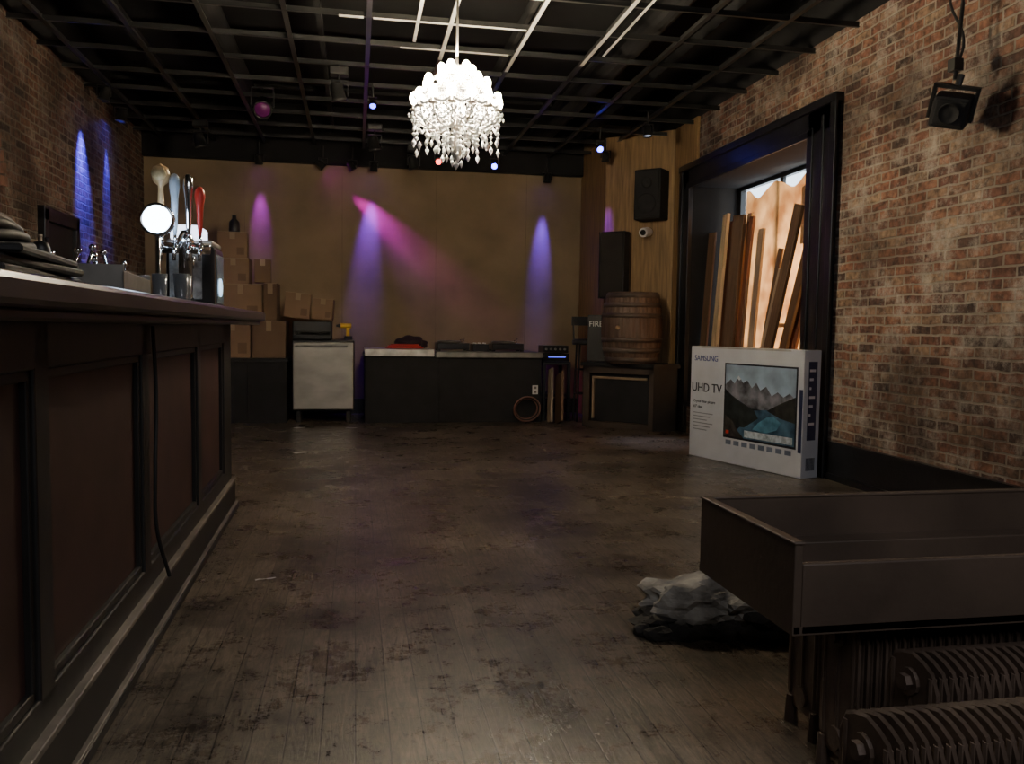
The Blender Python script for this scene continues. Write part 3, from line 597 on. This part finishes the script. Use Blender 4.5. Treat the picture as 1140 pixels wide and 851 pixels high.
def rock(bm,c,s,seed,sub=3):
    q=bmesh.ops.create_icosphere(bm,subdivisions=sub,radius=1)
    for v in q['verts']:
        p=v.co.copy();k=1+.35*noise.noise(p*1.5+Vector((seed,0,0)))+.25*noise.noise(p*3.5+Vector((0,seed,0)))
        v.co=Vector((c[0]+p.x*k*s[0],c[1]+p.y*k*s[1],max(0.0,c[2]+p.z*k*s[2])))
s=empty('plaster_rubble_sack',(1.38,2.98,0),-.22)
SKM=mat('sack_paper',(.16,.14,.115),.85,var=.5,vscale=8,col2=(.50,.47,.41),bump=.9,bscale=22)
bm=bmesh.new();rock(bm,(-.09,.02,.095),(.21,.13,.10),3,4);rock(bm,(.15,.03,.11),(.19,.13,.09),9,4);from_bm('pale_torn_paper',bm,SKM,s,False)
bm=bmesh.new()
DR=mat('dark_rubble',(.035,.031,.027),.9,var=.6,vscale=12)
for k in range(20): rock(bm,(-.30+.030*k,-.11+.035*math.sin(k*2.3),.02),(.035+.012*(k%3),.03,.028+.008*(k%2)),k*1.7,2)
rock(bm,(.22,-.06,.05),(.14,.09,.07),31,3)
rock(bm,(-.22,-.03,.035),(.11,.10,.05),37,3)
from_bm('rubble_pieces',bm,DR,s,False)
for p,w,d_,r in ((( -.62,9.6),.13,.05,.2),((-.05,9.55),.12,.05,-.2),((-.5,7.7),.12,.05,.5),((.3,9.4),.07,.02,.1),((-.40,3.85),.09,.015,.2)):
    s=empty('paper_scrap',(p[0],p[1],0),r)
    bm=bmesh.new();vs=[]
    for j in range(4):
        for i in range(6): vs.append(bm.verts.new((w*(i/5-.5),d_*(j/3-.5)*(1+.3*noise.noise((i,j,p[0]))),.003+.012*abs(noise.noise((i*.7,j*.7,p[1]))))))
    for j in range(3):
        for i in range(5): bm.faces.new((vs[j*6+i],vs[j*6+i+1],vs[j*6+i+7],vs[j*6+i+6]))
    from_bm('scrap',bm,WHITEP,s)
# ------------------------------------------------------------------ chandelier
cx,cy=.65,5.6
e=empty('crystal_chandelier',(cx,cy,-.04))
BRASS=mat('aged_silver_frame',(.5,.47,.42),.3,.9)
cyl('chain_rod',(0,0,2.95),(0,0,3.465),.008,BRASS,e)
lathe('canopy',[(.07,3.465),(.065,3.44),(.02,3.42),(.01,3.405)],BRASS,e,20)
lathe('stem',[(0,2.30),(.03,2.33),(.035,2.37),(.015,2.42),(.02,2.5),(.05,2.55),(.05,2.58),(.018,2.62),(.015,2.75),(.035,2.80),(.035,2.83),(.012,2.87),(.01,2.97)],BRASS,e,20)
CRY=mat('crystal',(.95,.95,.95),.08,0,var=.02);CRY.node_tree.nodes['Principled BSDF'].inputs['Transmission Weight'].default_value=.2
BULB=glow('warm_bulb',(1,.83,.56),320)
bmC=bmesh.new()
def drop(c,r=.012,h=.03):
    vs=[bmC.verts.new((c[0]+r*math.cos(a),c[1]+r*math.sin(a),c[2])) for a in [k*math.pi/3 for k in range(6)]]
    t=bmC.verts.new((c[0],c[1],c[2]+h*.45));bt=bmC.verts.new((c[0],c[1],c[2]-h*.6))
    for k in range(6): bmC.faces.new((vs[k],vs[(k+1)%6],t));bmC.faces.new((vs[(k+1)%6],vs[k],bt))
bulbs=[]
for tier,(na,R_,zc_) in enumerate(((14,.28,2.60),(10,.20,2.71),(6,.10,2.80))):
    for i in range(na):
        a=2*math.pi*(i+.5*(tier%2))/na;c,s_=math.cos(a),math.sin(a)
        tube('arm_%d_%d'%(tier,i+1),[(.03*c,.03*s_,zc_-.03),(R_*.45*c,R_*.45*s_,zc_-.10),(R_*.85*c,R_*.85*s_,zc_-.07),(R_*c,R_*s_,zc_)],.006,BRASS,e)
        lathe('bobeche_%d_%d'%(tier,i+1),[(.008,0),(.03,.006),(.034,.012),(.012,.012),(.011,.05),(0,.05)],BRASS,e,14,(R_*c,R_*s_,zc_))
        bulbs.append((R_*c,R_*s_,zc_+.085))
        for k in range(5):
            b2=a+k*2*math.pi/5;drop((R_*c+.034*math.cos(b2),R_*s_+.034*math.sin(b2),zc_-.022),.010,.035)
        if tier<2:
            for k in range(4): drop((R_*c,R_*s_,zc_-.05-.032*k),.008+.002*k,.03)
            drop((R_*c,R_*s_,zc_-(.20 if i%2 else .24)),.015,.06)
        an=2*math.pi*(i+1+.5*(tier%2))/na
        for k in range(1,10):
            t=k/10;aa=a+(an-a)*t;drop((R_*math.cos(aa),R_*math.sin(aa),zc_-.02-.07*math.sin(math.pi*t)),.010,.022)
            drop((R_*math.cos(aa),R_*math.sin(aa),zc_+.05-.03*math.sin(math.pi*t)),.012,.03)
            drop((R_*math.cos(aa),R_*math.sin(aa),zc_+.10-.02*math.sin(math.pi*t)),.011,.03)
        for k in range(1,14):
            t=k/14;rr=R_*(1-t)+.03*t;drop((rr*c,rr*s_,zc_+.02+(2.90-zc_)*t-.05*math.sin(math.pi*t)),.010,.024)
for ring,(R_,zc_,n) in enumerate(((.20,2.46,18),(.14,2.42,12),(.08,2.38,8),(.035,2.34,5))):
    for i in range(n):
        a=2*math.pi*i/n
        for k in range(4-ring//2): drop((R_*math.cos(a),R_*math.sin(a),zc_+.03*k+.02),.010,.03)
        drop((R_*math.cos(a),R_*math.sin(a),zc_-.03-(.03 if i%3==0 else 0)),.013,.055)
drop((0,0,2.27),.022,.06)
from_bm('crystals',bmC,CRY,e)
bm=bmesh.new()
for p in bulbs: addsph(bm,p,.028,(1,1,1.5),12)
from_bm('candle_bulbs',bm,BULB,e,True)
bm=bmesh.new()
for R_,zc_ in ((.20,2.52),(.14,2.48),(.08,2.44)):
    for i in range(32):
        a=2*math.pi*i/32;b2=2*math.pi*(i+1)/32;addcyl(bm,(R_*math.cos(a),R_*math.sin(a),zc_),(R_*math.cos(b2),R_*math.sin(b2),zc_),.004,seg=6)
from_bm('basket_rings',bm,BRASS,e)
def light(kind,name,loc,power,col,size=.1,parent=None,rot=None,spot=None,blend=.6,target=None):
    l=bpy.data.lights.new(name,kind);l.energy=power;l.color=col
    if kind in('POINT','SPOT'): l.shadow_soft_size=size
    if kind=='AREA': l.size=size
    if spot: l.spot_size=math.radians(spot);l.spot_blend=blend
    o=bpy.data.objects.new(name,l);o.location=loc
    if target is not None: o.rotation_euler=(Vector(target)-Vector(loc)).to_track_quat('-Z','Y').to_euler()
    if rot: o.rotation_euler=rot
    COL.objects.link(o);
    if parent: o.parent=parent
    return o
light('POINT','chandelier_light',(0,0,2.72),240,(1,.88,.70),.14,e)
# ------------------------------------------------------------------ stage par cans
def par(loc,target,col,power,spot=14,lens=8,hang=None,size=.03,nm='stage_par_light',sc=1):
    p=Vector(loc);t=Vector(target);d_=(t-p).normalized()
    q=Vector((0,0,-1)).rotation_difference(d_)
    g=empty(nm,loc)
    b_=lathe('can',[(.0,.14*sc),(.04*sc,.14*sc),(.06*sc,.11*sc),(.062*sc,0),(.070*sc,0),(.070*sc,-.03*sc),(.06*sc,-.03*sc),(.058*sc,-.01*sc)],BLACK,g,20,cap=False)
    b_.rotation_mode='QUATERNION';b_.rotation_quaternion=q
    ln=lathe('lens',[(.0,-.012*sc),(.056*sc,-.012*sc),(.056*sc,-.006*sc),(0,-.006*sc)],glow('lens_'+nm,col,lens,.1) if lens>0 else BLACKG,g,16);ln.rotation_mode='QUATERNION';ln.rotation_quaternion=q
    bm=bmesh.new();top=3.432-loc[2]
    addbox(bm,(-.085*sc,-.012,.02),(-.075*sc,.012,.16*sc));addbox(bm,(.075*sc,-.012,.02),(.085*sc,.012,.16*sc));addbox(bm,(-.085*sc,-.012,.15*sc),(.085*sc,.012,.16*sc))
    addcyl(bm,(0,0,.155*sc),(0,0,top),.01,seg=8);from_bm('yoke_and_clamp',bm,BLACK,g)
    if power>0:
        off=d_*.05*sc;l=light('SPOT','beam',tuple(off),power,col,size,g,spot=spot,blend=1)
        l.rotation_euler=d_.to_track_quat('-Z','Y').to_euler()
    return g
BL=(.06,.06,1);PU=(.25,.06,1);MG=(.75,.0,.85)
yb_=11.03
par((-.42,yb_,3.17),(.30,11.17,2.55),MG,420,20,lens=25,sc=.7)
par((.22,yb_,3.16),(.16,11.20,2.3),(.16,.03,1),560,24,lens=10,sc=.7)
par((-.05,yb_,3.16),(.45,11.20,2.3),(.40,.02,1),150,24,lens=3,sc=.7)
par((2.50,yb_,3.12),(2.47,11.20,2.2),(.11,.04,1),560,20,lens=14,sc=.7)
par((-1.20,yb_,3.18),(-1.20,11.20,2.5),(.4,.03,.9),140,24,lens=14,sc=.7)
par((2.93,9.78,3.18),(3.03,10.05,2.3),(.18,.03,1),200,18,lens=3,sc=.7)
par((-2.38,8.75,3.3),(-2.60,8.8,2.6),BL,900,38,lens=8,sc=.8)
par((-2.45,9.6,3.3),(-2.62,9.6,2.5),BL,300,26,lens=60,sc=.8)
par((.15,8.1,3.22),(.1,6,1),BL,0,lens=14,sc=.5)
par((1.0,10.5,3.2),(.7,6,1.1),(1,.06,.05),0,lens=10,sc=.6)
par((1.7,10.5,3.18),(1.4,6,1.1),BL,0,lens=30,sc=.6)
par((2.72,9.3,3.2),(2.6,6,1.1),BL,0,lens=25,sc=.6)
par((3.0,8.5,3.2),(3.0,8.1,0),(.6,.7,1),170,24,lens=1,sc=.7)  # added par, its floor pool stands for daylight leaking past the window
par((-.9,8.6,3.25),(-.7,6,1.6),(.4,.03,.25),0,lens=.10,sc=1.3)
for (x,y) in ((-.15,7.6),(.2,9.6),(-1.7,9.9),(1.2,9.9),(.7,10.6)):
    g=par((x,y,3.14),(x+.2,y+.2,2.2),(.2,.2,.2),0,lens=0.0,sc=.95,nm='moving_head_light')
    box('base_box',(-.08,-.06,.19),(.08,.06,.26),BLACK,g,.01)
# ------------------------------------------------------------------ other light
light('AREA','front_fill_light',(1.0,-.6,3.3),66,(.97,.96,1),2.2,target=(1.3,3.6,0))  # added fill from behind the camera, no fixture modelled for it
light('AREA','outdoor_daylight',(5.3,7.3,1.6),85,(1,.90,.74),.7,target=(4.2,7.3,1.5))
light('SUN','sun',(8,7,5),2.2,(1,.93,.82)).rotation_euler=Vector((-1,.1,-.22)).to_track_quat('-Z','Y').to_euler()
w=bpy.data.worlds.new('World');S.world=w;w.use_nodes=True
bg=w.node_tree.nodes['Background'];bg.inputs[0].default_value=(.75,.88,1,1);bg.inputs[1].default_value=3.5
# ------------------------------------------------------------------ camera
yw,pt,rl=.185,.064,.014
F=Vector((math.sin(yw)*math.cos(pt),math.cos(yw)*math.cos(pt),-math.sin(pt)))
R=Vector((math.cos(yw),-math.sin(yw),0));U=R.cross(F)
c,s_=math.cos(rl),math.sin(rl);R2=R*c+U*s_;U2=U*c-R*s_
cam=bpy.data.cameras.new('camera');co=bpy.data.objects.new('camera',cam);COL.objects.link(co)
M=Matrix((( R2.x,U2.x,-F.x,0),(R2.y,U2.y,-F.y,0),(R2.z,U2.z,-F.z,1.15),(0,0,0,1)))
co.matrix_world=M
cam.sensor_width=36;cam.lens=930/1140*36;cam.clip_start=.05
S.camera=co
